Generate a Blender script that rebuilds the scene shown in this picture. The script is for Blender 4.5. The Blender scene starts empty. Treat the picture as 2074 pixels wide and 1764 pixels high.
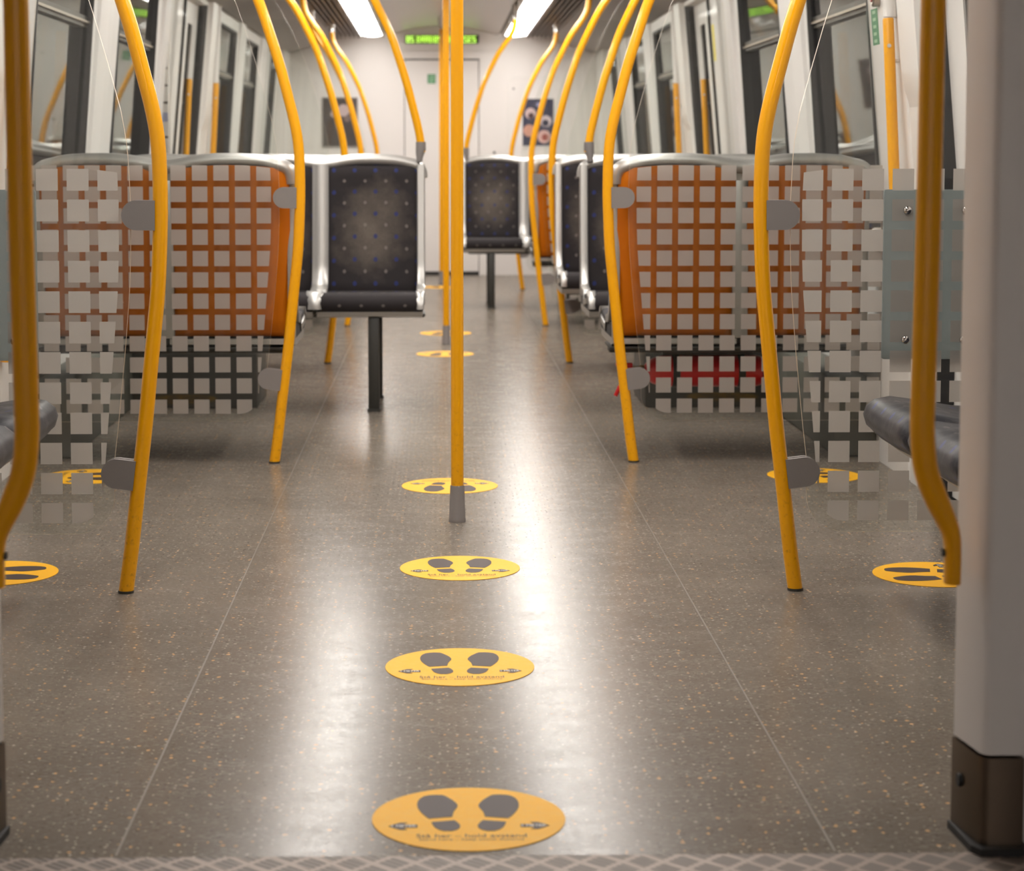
import bpy, bmesh, math, random
from mathutils import Vector, Matrix
random.seed(7)
PI = math.pi
S = bpy.context.scene
COL = S.collection

# ------------------------------------------------------------------ camera, world, exposure
# world: X across the car (0 = middle of the car), Y along the car away from the camera, Z up, metres
cam_d = bpy.data.cameras.new('camera')
cam = bpy.data.objects.new('camera', cam_d); COL.objects.link(cam)
cam.location = (-0.0556, 0.0, 1.0)
cam.rotation_euler = (math.radians(90 - 4.54), 0, math.radians(-1.05))
cam_d.sensor_fit = 'HORIZONTAL'; cam_d.sensor_width = 36.0
cam_d.lens = 4080 / 2074 * 36.0
cam_d.shift_x = (1037 - 960) / 2074
cam_d.shift_y = (642 - 882) / 2074
cam_d.clip_start = 0.05; cam_d.clip_end = 100
cam_d.dof.use_dof = True
cam_d.dof.focus_distance = 4.75
cam_d.dof.aperture_fstop = 5.6
S.camera = cam

w = bpy.data.worlds.new('tunnel'); S.world = w; w.use_nodes = True
w.node_tree.nodes['Background'].inputs[0].default_value = (0.10, 0.09, 0.08, 1)
w.node_tree.nodes['Background'].inputs[1].default_value = 0.05
S.view_settings.view_transform = 'Standard'; S.view_settings.look = 'None'
S.view_settings.gamma = 1.0; S.view_settings.use_curve_mapping = False
S.view_settings.exposure = 1.2
S.cycles.max_bounces = 12; S.cycles.diffuse_bounces = 5; S.cycles.glossy_bounces = 5
S.cycles.transparent_max_bounces = 24; S.cycles.transmission_bounces = 8
S.cycles.caustics_reflective = False; S.cycles.caustics_refractive = False
S.cycles.sample_clamp_indirect = 6.0

LAMP = 9.0            # radiance of the fluorescent diffusers in this car
LAMP_COL = (1.0, 0.955, 0.905)

# ------------------------------------------------------------------ helpers
def lin(r, g=None, b=None):
    f = lambda c: (c / 255 / 12.92) if c / 255 <= 0.04045 else ((c / 255 + 0.055) / 1.055) ** 2.4
    if g is None: g = b = r
    return (f(r), f(g), f(b), 1.0)

def mat(name, col, rough=0.5, metal=0.0, coat=0.0, spec=0.5, bump=None):
    m = bpy.data.materials.new(name); m.use_nodes = True
    nt = m.node_tree; b = nt.nodes['Principled BSDF']
    b.inputs['Base Color'].default_value = col
    b.inputs['Roughness'].default_value = rough
    b.inputs['Metallic'].default_value = metal
    b.inputs['Specular IOR Level'].default_value = spec
    b.inputs['Coat Weight'].default_value = coat
    b.inputs['Coat Roughness'].default_value = 0.08
    if bump:
        sc, st = bump
        tc = nt.nodes.new('ShaderNodeTexCoord'); no = nt.nodes.new('ShaderNodeTexNoise')
        no.inputs['Scale'].default_value = sc; no.inputs['Detail'].default_value = 4
        nt.links.new(tc.outputs['Object'], no.inputs['Vector'])
        bp = nt.nodes.new('ShaderNodeBump'); bp.inputs['Strength'].default_value = st; bp.inputs['Distance'].default_value = 0.002
        nt.links.new(no.outputs['Fac'], bp.inputs['Height']); nt.links.new(bp.outputs['Normal'], b.inputs['Normal'])
    return m

class NT:
    """small node-graph helper"""
    def __init__(s, m): s.nt = m.node_tree; s.b = s.nt.nodes.get('Principled BSDF')
    def n(s, t, **k):
        x = s.nt.nodes.new('ShaderNode' + t)
        for a, v in k.items(): setattr(x, a, v)
        return x
    def l(s, a, b): s.nt.links.new(a, b)
    def put(s, sock, v):
        if isinstance(v, bpy.types.NodeSocket): s.l(v, sock)
        else: sock.default_value = v
    def m(s, op, a, b=None, c=None, clamp=False):
        x = s.n('Math', operation=op, use_clamp=clamp)
        s.put(x.inputs[0], a)
        if b is not None: s.put(x.inputs[1], b)
        if c is not None: s.put(x.inputs[2], c)
        return x.outputs[0]
    def mix(s, f, a, b):
        x = s.n('Mix', data_type='RGBA')
        s.put(x.inputs[0], f); s.put(x.inputs[6], a); s.put(x.inputs[7], b)
        return x.outputs[2]
    def ramp(s, v, a, b, lo=0.0, hi=1.0):
        x = s.n('MapRange'); s.put(x.inputs[0], v)
        x.inputs[1].default_value = a; x.inputs[2].default_value = b
        x.inputs[3].default_value = lo; x.inputs[4].default_value = hi
        return x.outputs[0]
    def noise(s, vec, scale, detail=3, rough=0.5):
        x = s.n('TexNoise'); x.inputs['Scale'].default_value = scale; x.inputs['Detail'].default_value = detail
        x.inputs['Roughness'].default_value = rough; s.l(vec, x.inputs['Vector']); return x.outputs['Fac']

class MB:
    """collects shapes into one mesh"""
    def __init__(s): s.v = []; s.f = []; s.mi = []
    def add(s, vs, fs, mi=0):
        o = len(s.v); s.v += [tuple(p) for p in vs]
        s.f += [tuple(i + o for i in f) for f in fs]; s.mi += [mi] * len(fs); return s
    def box(s, x0, x1, y0, y1, z0, z1, mi=0):
        vs = [(x, y, z) for z in (z0, z1) for y in (y0, y1) for x in (x0, x1)]
        return s.add(vs, [(0, 2, 3, 1), (4, 5, 7, 6), (0, 1, 5, 4), (2, 6, 7, 3), (0, 4, 6, 2), (1, 3, 7, 5)], mi)
    def rbox(s, x0, x1, y0, y1, z0, z1, r=0.006, seg=2, mi=0):
        bm = bmesh.new(); bmesh.ops.create_cube(bm, size=1.0)
        for v in bm.verts:
            v.co = Vector(((x0 + x1) / 2 + v.co.x * (x1 - x0), (y0 + y1) / 2 + v.co.y * (y1 - y0), (z0 + z1) / 2 + v.co.z * (z1 - z0)))
        bmesh.ops.bevel(bm, geom=bm.edges[:], offset=r, segments=seg, profile=0.5, affect='EDGES')
        bm.verts.index_update()
        s.add([v.co[:] for v in bm.verts], [[v.index for v in f.verts] for f in bm.faces], mi); bm.free(); return s
    def tube(s, path, r, seg=20, cap=True, mi=0, up=(0, 1, 0)):
        """round bar along a path; r is a radius, a list of radii or (rx, rz) pairs"""
        P = [Vector(p) for p in path]; n = len(P); up = Vector(up)
        vs = []
        for i, p in enumerate(P):
            t = (P[min(i + 1, n - 1)] - P[max(i - 1, 0)]).normalized()
            a = up - t * up.dot(t)
            if a.length < 1e-4: a = Vector((1, 0, 0)) - t * t.x
            a.normalize(); b = t.cross(a)
            rr = r[i] if isinstance(r, list) else r
            ra, rb = rr if isinstance(rr, tuple) else (rr, rr)
            for k in range(seg):
                th = 2 * PI * k / seg
                vs.append(p + a * (ra * math.cos(th)) + b * (rb * math.sin(th)))
        fs = [(i * seg + k, i * seg + (k + 1) % seg, (i + 1) * seg + (k + 1) % seg, (i + 1) * seg + k) for i in range(n - 1) for k in range(seg)]
        if cap: fs += [tuple(reversed(range(seg))), tuple((n - 1) * seg + k for k in range(seg))]
        return s.add(vs, fs, mi)
    def lathe(s, prof, origin=(0, 0, 0), axis='z', seg=24, mi=0):
        vs = []
        for (r, h) in prof:
            for k in range(seg):
                th = 2 * PI * k / seg; c, d = r * math.cos(th), r * math.sin(th)
                p = {'z': (c, d, h), 'x': (h, c, d), 'y': (c, h, d)}[axis]
                vs.append((p[0] + origin[0], p[1] + origin[1], p[2] + origin[2]))
        n = len(prof)
        fs = [(i * seg + k, i * seg + (k + 1) % seg, (i + 1) * seg + (k + 1) % seg, (i + 1) * seg + k) for i in range(n - 1) for k in range(seg)]
        fs += [tuple(reversed(range(seg))), tuple((n - 1) * seg + k for k in range(seg))]
        return s.add(vs, fs, mi)
    def prism(s, poly, y0, y1, plane='xz', mi=0, side_mi=None):
        """polygon in a plane, extruded along the third axis"""
        f = {'xz': lambda a, b, c: (a, c, b), 'xy': lambda a, b, c: (a, b, c), 'yz': lambda a, b, c: (c, a, b)}[plane]
        n = len(poly)
        vs = [f(a, b, y0) for a, b in poly] + [f(a, b, y1) for a, b in poly]
        s.add(vs, [tuple(range(n)), tuple(reversed(range(n, 2 * n)))], mi)
        o = len(s.v) - 2 * n
        for i in range(n):
            j = (i + 1) % n
            s.f.append((o + i, o + n + i, o + n + j, o + j)); s.mi.append(mi if side_mi is None else side_mi)
        return s
    def loft(s, rows, mi=0, close=False):
        m = len(rows[0]); vs = [p for r in rows for p in r]; fs = []
        for i in range(len(rows) - 1):
            for k in range(m if close else m - 1):
                k2 = (k + 1) % m
                fs.append((i * m + k, i * m + k2, (i + 1) * m + k2, (i + 1) * m + k))
        return s.add(vs, fs, mi)
    def mesh(s, name, mats, smooth=30):
        me = bpy.data.meshes.new(name); me.from_pydata(s.v, [], s.f)
        for m in (mats if isinstance(mats, (list, tuple)) else [mats]): me.materials.append(m)
        me.polygons.foreach_set('material_index', s.mi)
        bm = bmesh.new(); bm.from_mesh(me)
        bmesh.ops.recalc_face_normals(bm, faces=bm.faces[:]); bm.to_mesh(me); bm.free()
        if smooth:
            me.polygons.foreach_set('use_smooth', [True] * len(me.polygons))
            me.set_sharp_from_angle(angle=math.radians(smooth))
        me.update(); return me
    def build(s, name, mats, parent=None, smooth=30, label=None):
        o = bpy.data.objects.new(name, s.mesh(name, mats, smooth)); COL.objects.link(o)
        if parent is not None: o.parent = parent
        if label: o['label'] = label
        return o

def thing(name, label, cat, loc=(0, 0, 0), rz=0.0, group=None):
    o = bpy.data.objects.new(name, None); COL.objects.link(o); o.empty_display_size = 0.05
    o.location = loc; o.rotation_euler = (0, 0, rz)
    return tag(o, label, cat, group)
def tag(o, label, cat, group=None):
    o['label'] = label; o['category'] = cat
    if group: o['group'] = group
    return o
def struct(o): o['kind'] = 'structure'; return o
def dup(root, loc, rz=None, label=None, group=None):
    def cp(o, par):
        c = o.copy(); COL.objects.link(c); c.parent = par
        for ch in [x for x in o.children]: cp(ch, c)
        return c
    r = cp(root, None); r.location = loc
    if rz is not None: r.rotation_euler = (0, 0, rz)
    if label: r['label'] = label
    if group: r['group'] = group
    return r

def smooth_path(pts, n=8):
    """Catmull-Rom through the points"""
    P = [Vector(p) for p in pts]; out = []
    for i in range(len(P) - 1):
        p0, p1, p2, p3 = P[max(i - 1, 0)], P[i], P[i + 1], P[min(i + 2, len(P) - 1)]
        for k in range(n):
            t = k / n
            out.append(0.5 * ((2 * p1) + (p2 - p0) * t + (2 * p0 - 5 * p1 + 4 * p2 - p3) * t * t + (3 * p1 - p0 - 3 * p2 + p3) * t ** 3))
    return out + [P[-1]]
def rrect(x0, x1, z0, z1, r, seg=6, corners=(1, 1, 1, 1)):
    """rounded rectangle outline, corners: bottom-left, bottom-right, top-right, top-left"""
    pts = []
    for (cx, cz, a0, on) in ((x0 + r, z0 + r, PI, corners[0]), (x1 - r, z0 + r, 1.5 * PI, corners[1]), (x1 - r, z1 - r, 0, corners[2]), (x0 + r, z1 - r, 0.5 * PI, corners[3])):
        if on:
            for k in range(seg + 1):
                a = a0 + 0.5 * PI * k / seg; pts.append((cx + r * math.cos(a), cz + r * math.sin(a)))
        else:
            a = a0 + 0.25 * PI; pts.append((cx + r * (1 if math.cos(a) > 0 else -1), cz + r * (1 if math.sin(a) > 0 else -1)))
    return pts
def clip_convex(poly, clip):
    """Sutherland-Hodgman; clip is a counter-clockwise convex outline"""
    out = poly
    for i in range(len(clip)):
        a, b = clip[i], clip[(i + 1) % len(clip)]
        side = lambda p: (b[0] - a[0]) * (p[1] - a[1]) - (b[1] - a[1]) * (p[0] - a[0])
        inp, out = out, []
        for k in range(len(inp)):
            p, q = inp[k - 1], inp[k]; sp, sq = side(p), side(q)
            if (sp >= 0) != (sq >= 0):
                t = sp / (sp - sq); out.append((p[0] + (q[0] - p[0]) * t, p[1] + (q[1] - p[1]) * t))
            if sq >= 0: out.append(q)
        if not out: return []
    return out
def hull(pts):
    """counter-clockwise convex hull"""
    P = sorted(set(pts)); cr = lambda o, a, b: (a[0] - o[0]) * (b[1] - o[1]) - (a[1] - o[1]) * (b[0] - o[0])
    def half(seq):
        h = []
        for q in seq:
            while len(h) > 1 and cr(h[-2], h[-1], q) <= 0: h.pop()
            h.append(q)
        return h
    a, b = half(P), half(reversed(P)); return a[:-1] + b[:-1]
def text_mesh(txt, width, height, mats, name):
    """lettering as a flat mesh, centred, fitted to width x height"""
    cu = bpy.data.curves.new(name, 'FONT'); cu.body = txt; cu.align_x = 'CENTER'; cu.size = 1.0; cu.resolution_u = 3
    o = bpy.data.objects.new(name, cu); COL.objects.link(o)
    dg = bpy.context.evaluated_depsgraph_get(); dg.update()
    me = bpy.data.meshes.new_from_object(o.evaluated_get(dg))
    bpy.data.objects.remove(o); bpy.data.curves.remove(cu)
    xs = [v.co.x for v in me.vertices]; ys = [v.co.y for v in me.vertices]
    sx = width / (max(xs) - min(xs)); sy = height / (max(ys) - min(ys))
    cx, cy = (max(xs) + min(xs)) / 2, (max(ys) + min(ys)) / 2
    for v in me.vertices: v.co = ((v.co.x - cx) * sx, (v.co.y - cy) * sy, 0)
    me.materials.clear(); me.materials.append(mats); me.name = name
    return me
def mesh_obj(name, me, parent, loc=(0, 0, 0), rot=(0, 0, 0)):
    o = bpy.data.objects.new(name, me); COL.objects.link(o); o.parent = parent; o.location = loc; o.rotation_euler = rot; return o

# ------------------------------------------------------------------ materials
M = {}
M['white'] = mat('white_panel', lin(226, 222, 219), 0.38, bump=(260, 0.03))
M['white_gloss'] = mat('white_gloss', lin(228, 225, 222), 0.22)
M['white_ceiling'] = mat('white_ceiling', lin(205, 198, 194), 0.30)
M['grey_ceiling'] = mat('grey_ceiling', lin(150, 142, 135), 0.5)
M['grille'] = mat('grille_brown', lin(122, 107, 94), 0.45)
M['grille_dark'] = mat('grille_gap', lin(72, 62, 54), 0.7)
M['rubber'] = mat('black_rubber', lin(24, 23, 24), 0.55)
M['dark'] = mat('dark_metal', lin(50, 49, 45), 0.42)
M['box_grey'] = mat('heater_grey', lin(92, 92, 84), 0.5)
M['steel'] = mat('brushed_steel', lin(176, 168, 158), 0.30, metal=1.0)
M['kick_steel'] = mat('steel_dark_reflection', lin(118, 106, 94), 0.28, metal=1.0)  # steel darkened in colour to imitate the dark surroundings it mirrors
M['chrome'] = mat('chrome', lin(215, 212, 208), 0.10, metal=1.0)
M['alu'] = mat('silver_frame', lin(186, 184, 180), 0.36, metal=0.65)
M['grey_plastic'] = mat('grey_plastic', lin(128, 122, 119), 0.5, bump=(500, 0.1))
M['red'] = mat('red_enamel', lin(214, 0, 8), 0.28, coat=0.2)
M['sticker_black'] = mat('sticker_black', lin(64, 51, 47), 0.55, spec=0.3)
M['sticker_white'] = mat('sticker_white', lin(235, 230, 220), 0.5)
M['sticker_text'] = mat('sticker_text', lin(105, 82, 45), 0.55)
M['green'] = mat('green_sign', lin(70, 140, 95), 0.45)
M['green_print'] = mat('pale_green_print', lin(165, 205, 170), 0.45)
M['yellow_label'] = mat('yellow_label', lin(240, 222, 70), 0.45)
M['red_label'] = mat('red_label', lin(205, 120, 118), 0.45)
M['orange_label'] = mat('orange_label', lin(225, 160, 120), 0.45)
M['brass'] = mat('brass', lin(170, 135, 70), 0.35, metal=0.9)
M['shell_white'] = mat('seat_shell_white', lin(205, 196, 186), 0.35)

def yellow_mat():
    m = mat('yellow_paint', lin(240, 168, 0), 0.3, coat=0.25, spec=0.35); g = NT(m)
    tc = g.n('TexCoord').outputs['Object']
    sep = g.n('SeparateXYZ'); g.l(tc, sep.inputs[0])
    n = g.noise(tc, 90, 5, 0.65)
    low = g.ramp(sep.outputs[2], 0.0, 0.45, 1.0, 0.0)           # scuffs near the floor, where shoes and bags hit
    f = g.m('MULTIPLY', g.ramp(n, 0.56, 0.74), low)
    g.l(g.mix(g.m('MULTIPLY', f, 0.55), lin(240, 168, 0), lin(95, 62, 20)), g.b.inputs['Base Color'])
    return m
M['yellow'] = yellow_mat()

def sticker_mat():
    m = mat('sticker_yellow', lin(247, 196, 66), 0.5, spec=0.15); g = NT(m)
    tc = g.n('TexCoord').outputs['Object']
    n = g.noise(tc, 38, 6, 0.7)
    g.l(g.mix(g.ramp(n, 0.45, 0.7, 0.0, 0.45), lin(246, 182, 30), lin(240, 192, 78)), g.b.inputs['Base Color'])
    return m
M['sticker'] = sticker_mat()

def orange_mat():
    m = mat('orange_shell', lin(214, 120, 0), 0.4, spec=0.3); g = NT(m)
    tc = g.n('TexCoord').outputs['Object']; n = g.noise(tc, 14, 4)
    g.l(g.mix(g.ramp(n, 0.4, 0.75, 0, 0.35), lin(198, 108, 0), lin(182, 96, 2)), g.b.inputs['Base Color'])
    return m
M['orange'] = orange_mat()

def floor_mat():
    m = mat('speckled_vinyl', lin(112, 106, 98), 0.3, spec=0.10); g = NT(m)
    pos = g.n('NewGeometry').outputs['Position']
    def vor(scale, off):
        mp = g.n('Mapping'); mp.inputs['Location'].default_value = off; g.l(pos, mp.inputs[0])
        wn = g.n('TexNoise'); wn.inputs['Scale'].default_value = scale * 2.2; g.l(mp.outputs[0], wn.inputs['Vector'])
        va = g.n('VectorMath', operation='MULTIPLY_ADD'); g.l(wn.outputs['Color'], va.inputs[0])
        va.inputs[1].default_value = (0.35 / scale,) * 3; g.l(mp.outputs[0], va.inputs[2])
        v = g.n('TexVoronoi', voronoi_dimensions='2D'); v.inputs['Scale'].default_value = scale
        g.l(va.outputs[0], v.inputs['Vector']); return v.outputs['Distance'], v.outputs['Color']
    def specks(scale, off, rad, keep):
        d, c = vor(scale, off); s = g.n('SeparateColor'); g.l(c, s.inputs[0])
        rr = g.m('MULTIPLY_ADD', s.outputs[1], rad * 0.8, rad * 0.45)
        return g.m('MULTIPLY', g.m('LESS_THAN', d, rr), g.m('GREATER_THAN', s.outputs[0], 1 - keep))
    n1 = g.noise(pos, 2.2, 5, 0.6); n2 = g.noise(pos, 160, 2)
    sm = g.n('Mapping'); sm.inputs['Scale'].default_value = (7, 1.6, 1); g.l(pos, sm.inputs[0])
    sm2 = g.n('Mapping'); sm2.inputs['Scale'].default_value = (6, 11, 1); g.l(pos, sm2.inputs[0])
    scuff = g.noise(sm2.outputs[0], 1.6, 6, 0.7)
    c = g.mix(g.ramp(n1, 0.3, 0.7), lin(110, 102, 92), lin(126, 117, 106))
    c = g.mix(g.ramp(n2, 0.3, 0.7, 0, 0.35), c, lin(100, 92, 83))
    c = g.mix(g.m('MULTIPLY', specks(70, (3.1, 1.7, 0), 0.17, 0.3), 0.7), c, lin(72, 66, 60))
    c = g.mix(g.m('MULTIPLY', specks(62, (0, 0, 0), 0.125, 0.32), 0.75), c, lin(214, 204, 190))
    c = g.mix(g.m('MULTIPLY', specks(46, (7.3, 2.1, 0), 0.125, 0.2), 0.85), c, lin(236, 186, 132))
    g.l(c, g.b.inputs['Base Color'])
    sm3 = g.n('Mapping'); sm3.inputs['Scale'].default_value = (1.0, 3.2, 1); g.l(pos, sm3.inputs[0])
    fine = g.noise(sm3.outputs[0], 70, 5, 0.75)
    r = g.m('ADD', g.ramp(scuff, 0.35, 0.75, 0.205, 0.265), g.ramp(fine, 0.35, 0.70, -0.03, 0.09))
    g.l(r, g.b.inputs['Roughness'])
    bp = g.n('Bump'); bp.inputs['Strength'].default_value = 0.05; bp.inputs['Distance'].default_value = 0.002
    g.l(g.noise(pos, 60, 3), bp.inputs['Height']); g.l(bp.outputs[0], g.b.inputs['Normal'])
    return m
M['floor'] = floor_mat()
M['seam'] = mat('floor_weld', lin(122, 114, 104), 0.4)

def tread_mat():
    m = mat('tread_plate', lin(128, 116, 106), 0.5, metal=0.3); g = NT(m)
    pos = g.n('NewGeometry').outputs['Position']; sep = g.n('SeparateXYZ'); g.l(pos, sep.inputs[0])
    u = g.m('MULTIPLY', sep.outputs[0], 1 / 0.059); v = g.m('MULTIPLY', sep.outputs[1], 1 / 0.062)
    fu = g.m('ABSOLUTE', g.m('SUBTRACT', g.m('FRACT', u), 0.5)); fv = g.m('ABSOLUTE', g.m('SUBTRACT', g.m('FRACT', v), 0.5))
    d = g.m('ADD', fu, fv)
    dia = g.m('GREATER_THAN', g.m('ABSOLUTE', g.m('SUBTRACT', d, 0.5)), 0.11)
    st = g.m('SINE', g.m('MULTIPLY', g.m('ADD', g.m('MULTIPLY', u, 0.8), v), 2 * PI * 4.5))
    k = g.m('MULTIPLY', dia, g.ramp(st, -0.6, 0.6, 0.4, 1.0))
    g.l(g.mix(k, lin(142, 128, 117), lin(68, 60, 54)), g.b.inputs['Base Color'])
    bp = g.n('Bump'); bp.inputs['Strength'].default_value = 0.5; bp.inputs['Distance'].default_value = 0.003; bp.invert = True
    g.l(k, bp.inputs['Height']); g.l(bp.outputs[0], g.b.inputs['Normal'])
    return m
M['tread'] = tread_mat()

PITCH = 0.43      # seat spacing in a row
def fabric_mat(name, base, worn, wz=None):
    """woven moquette with white and blue dots; middle of every back paler, from fading plus painted sheen"""
    m = mat(name, base, 0.75, spec=0.25); g = NT(m)
    tc = g.n('TexCoord').outputs['Object']; sep = g.n('SeparateXYZ'); g.l(tc, sep.inputs[0])
    x = sep.outputs[0]; v = g.m('SUBTRACT', sep.outputs[2], sep.outputs[1])
    def dots(ox, oz, r):
        a = g.m('SUBTRACT', g.m('FRACT', g.m('ADD', g.m('MULTIPLY', x, 1 / 0.0855), ox)), 0.5)
        b = g.m('SUBTRACT', g.m('FRACT', g.m('ADD', g.m('MULTIPLY', v, 1 / 0.083), oz)), 0.5)
        d = g.m('SQRT', g.m('ADD', g.m('MULTIPLY', a, a), g.m('MULTIPLY', b, b)))
        return g.m('LESS_THAN', d, r)
    c = base
    nz = g.noise(tc, 240, 3)
    if wz:
        a = g.m('MULTIPLY', g.m('SUBTRACT', g.m('FRACT', g.m('MULTIPLY', x, 1 / PITCH)), 0.5), PITCH / 0.17)
        b = g.m('MULTIPLY', g.m('SUBTRACT', sep.outputs[2], wz), 1 / 0.21)
        d = g.m('SQRT', g.m('ADD', g.m('MULTIPLY', a, a), g.m('MULTIPLY', b, b)))
        patch = g.noise(tc, 9, 4, 0.6)
        wear_sheen = g.ramp(g.m('ADD', d, g.ramp(patch, 0.3, 0.7, 0.25, -0.25)), 1.05, 0.1)  # real fading and the sheen of the fabric, both put into the colour
        c = g.mix(wear_sheen, base, worn)
    else:
        c = g.mix(g.ramp(g.noise(tc, 16, 5, 0.65), 0.42, 0.7), base, worn)
    c = g.mix(g.ramp(nz, 0.35, 0.7, 0, 0.25), c, lin(30, 28, 30))
    c = g.mix(g.m('MULTIPLY', dots(0.3, 0.0, 0.08), 0.45), c, lin(140, 130, 125))
    c = g.mix(g.m('MULTIPLY', dots(0.8, 0.5, 0.10), 0.8), c, lin(40, 50, 105))
    g.l(c, g.b.inputs['Base Color'])
    bp = g.n('Bump'); bp.inputs['Strength'].default_value = 0.12; bp.inputs['Distance'].default_value = 0.002
    g.l(nz, bp.inputs['Height']); g.l(bp.outputs[0], g.b.inputs['Normal'])
    g.b.inputs['Sheen Weight'].default_value = 0.08
    return m
M['fabric'] = fabric_mat('dark_fabric', lin(42, 37, 38), lin(104, 95, 86), 0.71)
M['pad_fabric'] = fabric_mat('blue_grey_fabric', lin(38, 38, 44), lin(92, 89, 90))
M['pad_fabric'].node_tree.nodes['Principled BSDF'].inputs['Roughness'].default_value = 0.45

def glass_mat(name, tint, ior=1.5, refl=1.0):
    m = bpy.data.materials.new(name); m.use_nodes = True; nt = m.node_tree
    nt.nodes.remove(nt.nodes['Principled BSDF']); g = NT(m)
    tr = g.n('BsdfTransparent'); tr.inputs[0].default_value = tint
    gl = g.n('BsdfGlossy'); gl.inputs['Roughness'].default_value = 0.02; gl.inputs[0].default_value = (1, 1, 1, 1)
    fr = g.n('Fresnel'); fr.inputs[0].default_value = ior
    mx = g.n('MixShader'); g.l(g.m('MULTIPLY', fr.outputs[0], refl), mx.inputs[0]); g.l(tr.outputs[0], mx.inputs[1]); g.l(gl.outputs[0], mx.inputs[2])
    g.l(mx.outputs[0], nt.nodes['Material Output'].inputs[0]); return m
M['glass'] = glass_mat('clear_glass', (0.97, 0.98, 0.97, 1), 1.45, 0.75)
M['window_glass'] = glass_mat('tinted_window_glass', (0.5, 0.5, 0.5, 1), 2.0)
def frost_mat():
    m = bpy.data.materials.new('frosted_print'); m.use_nodes = True; nt = m.node_tree
    nt.nodes.remove(nt.nodes['Principled BSDF']); g = NT(m)
    df = g.n('BsdfDiffuse'); df.inputs[0].default_value = lin(200, 193, 185)
    tl = g.n('BsdfTranslucent'); tl.inputs[0].default_value = lin(215, 208, 200)
    tr = g.n('BsdfTransparent'); tr.inputs[0].default_value = (1, 1, 1, 1)
    m1 = g.n('MixShader'); m1.inputs[0].default_value = 0.55; g.l(df.outputs[0], m1.inputs[1]); g.l(tl.outputs[0], m1.inputs[2])
    m2 = g.n('MixShader'); m2.inputs[0].default_value = 0.03; g.l(m1.outputs[0], m2.inputs[1]); g.l(tr.outputs[0], m2.inputs[2])
    g.l(m2.outputs[0], nt.nodes['Material Output'].inputs[0]); return m
M['frost'] = frost_mat()
def translucent_mat(name, col):
    m = bpy.data.materials.new(name); m.use_nodes = True; nt = m.node_tree
    nt.nodes.remove(nt.nodes['Principled BSDF']); g = NT(m)
    df = g.n('BsdfDiffuse'); df.inputs[0].default_value = col
    tl = g.n('BsdfTranslucent'); tl.inputs[0].default_value = col
    mx = g.n('MixShader'); mx.inputs[0].default_value = 0.72; g.l(df.outputs[0], mx.inputs[1]); g.l(tl.outputs[0], mx.inputs[2])
    g.l(mx.outputs[0], nt.nodes['Material Output'].inputs[0]); return m
M['panel_blue'] = translucent_mat('blue_grey_panel', lin(186, 192, 192))
M['glass_edge'] = mat('glass_edge', lin(215, 200, 175), 0.3)

def emit(name, col, st):
    m = bpy.data.materials.new(name); m.use_nodes = True; b = m.node_tree.nodes['Principled BSDF']
    b.inputs['Base Color'].default_value = (0.8, 0.8, 0.8, 1); b.inputs['Emission Color'].default_value = (*col, 1); b.inputs['Emission Strength'].default_value = st
    return m
M['lamp'] = emit('lamp_diffuser', LAMP_COL, LAMP)
M['lamp_dim'] = emit('lamp_diffuser_dim', LAMP_COL, LAMP * 1.8)
M['led'] = emit('green_led', (0.45, 1.0, 0.0), 0.75)

def print_mat(name, ground, blobs):
    """a printed poster: coloured ground with a few soft round pictures, (u, v, radius, colour) in metres from its centre"""
    m = mat(name, ground, 0.35); g = NT(m)
    tc = g.n('TexCoord').outputs['Object']; sep = g.n('SeparateXYZ'); g.l(tc, sep.inputs[0])
    c = g.mix(g.ramp(g.noise(tc, 22, 4), 0.4, 0.7, 0, 0.5), ground, lin(70, 66, 72))
    for (u, v, r, col) in blobs:
        a = g.m('SUBTRACT', sep.outputs[0], u); b = g.m('SUBTRACT', sep.outputs[2], v)
        d = g.m('SQRT', g.m('ADD', g.m('MULTIPLY', a, a), g.m('MULTIPLY', b, b)))
        c = g.mix(g.ramp(d, r, r * 0.85), c, col)
    g.l(c, g.b.inputs['Base Color']); return m

# ------------------------------------------------------------------ the setting: floor, walls, ceiling
Y0, Y1 = -4.0, 17.10
fl = MB().box(-1.45, 1.45, 2.82, Y1 + 0.05, -0.06, 0.0).build('floor', M['floor'], smooth=0); struct(fl)
for sx in (-0.518, 0.518):
    MB().box(sx - 0.0016, sx + 0.0016, 2.83, 16.9, 0.0, 0.0006).build('weld_seam', M['seam'], fl, smooth=0)
f2 = MB().box(-1.45, 1.45, Y0, 2.82, -0.06, 0.001).build('floor_gangway', M['tread'], smooth=0); struct(f2)

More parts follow.
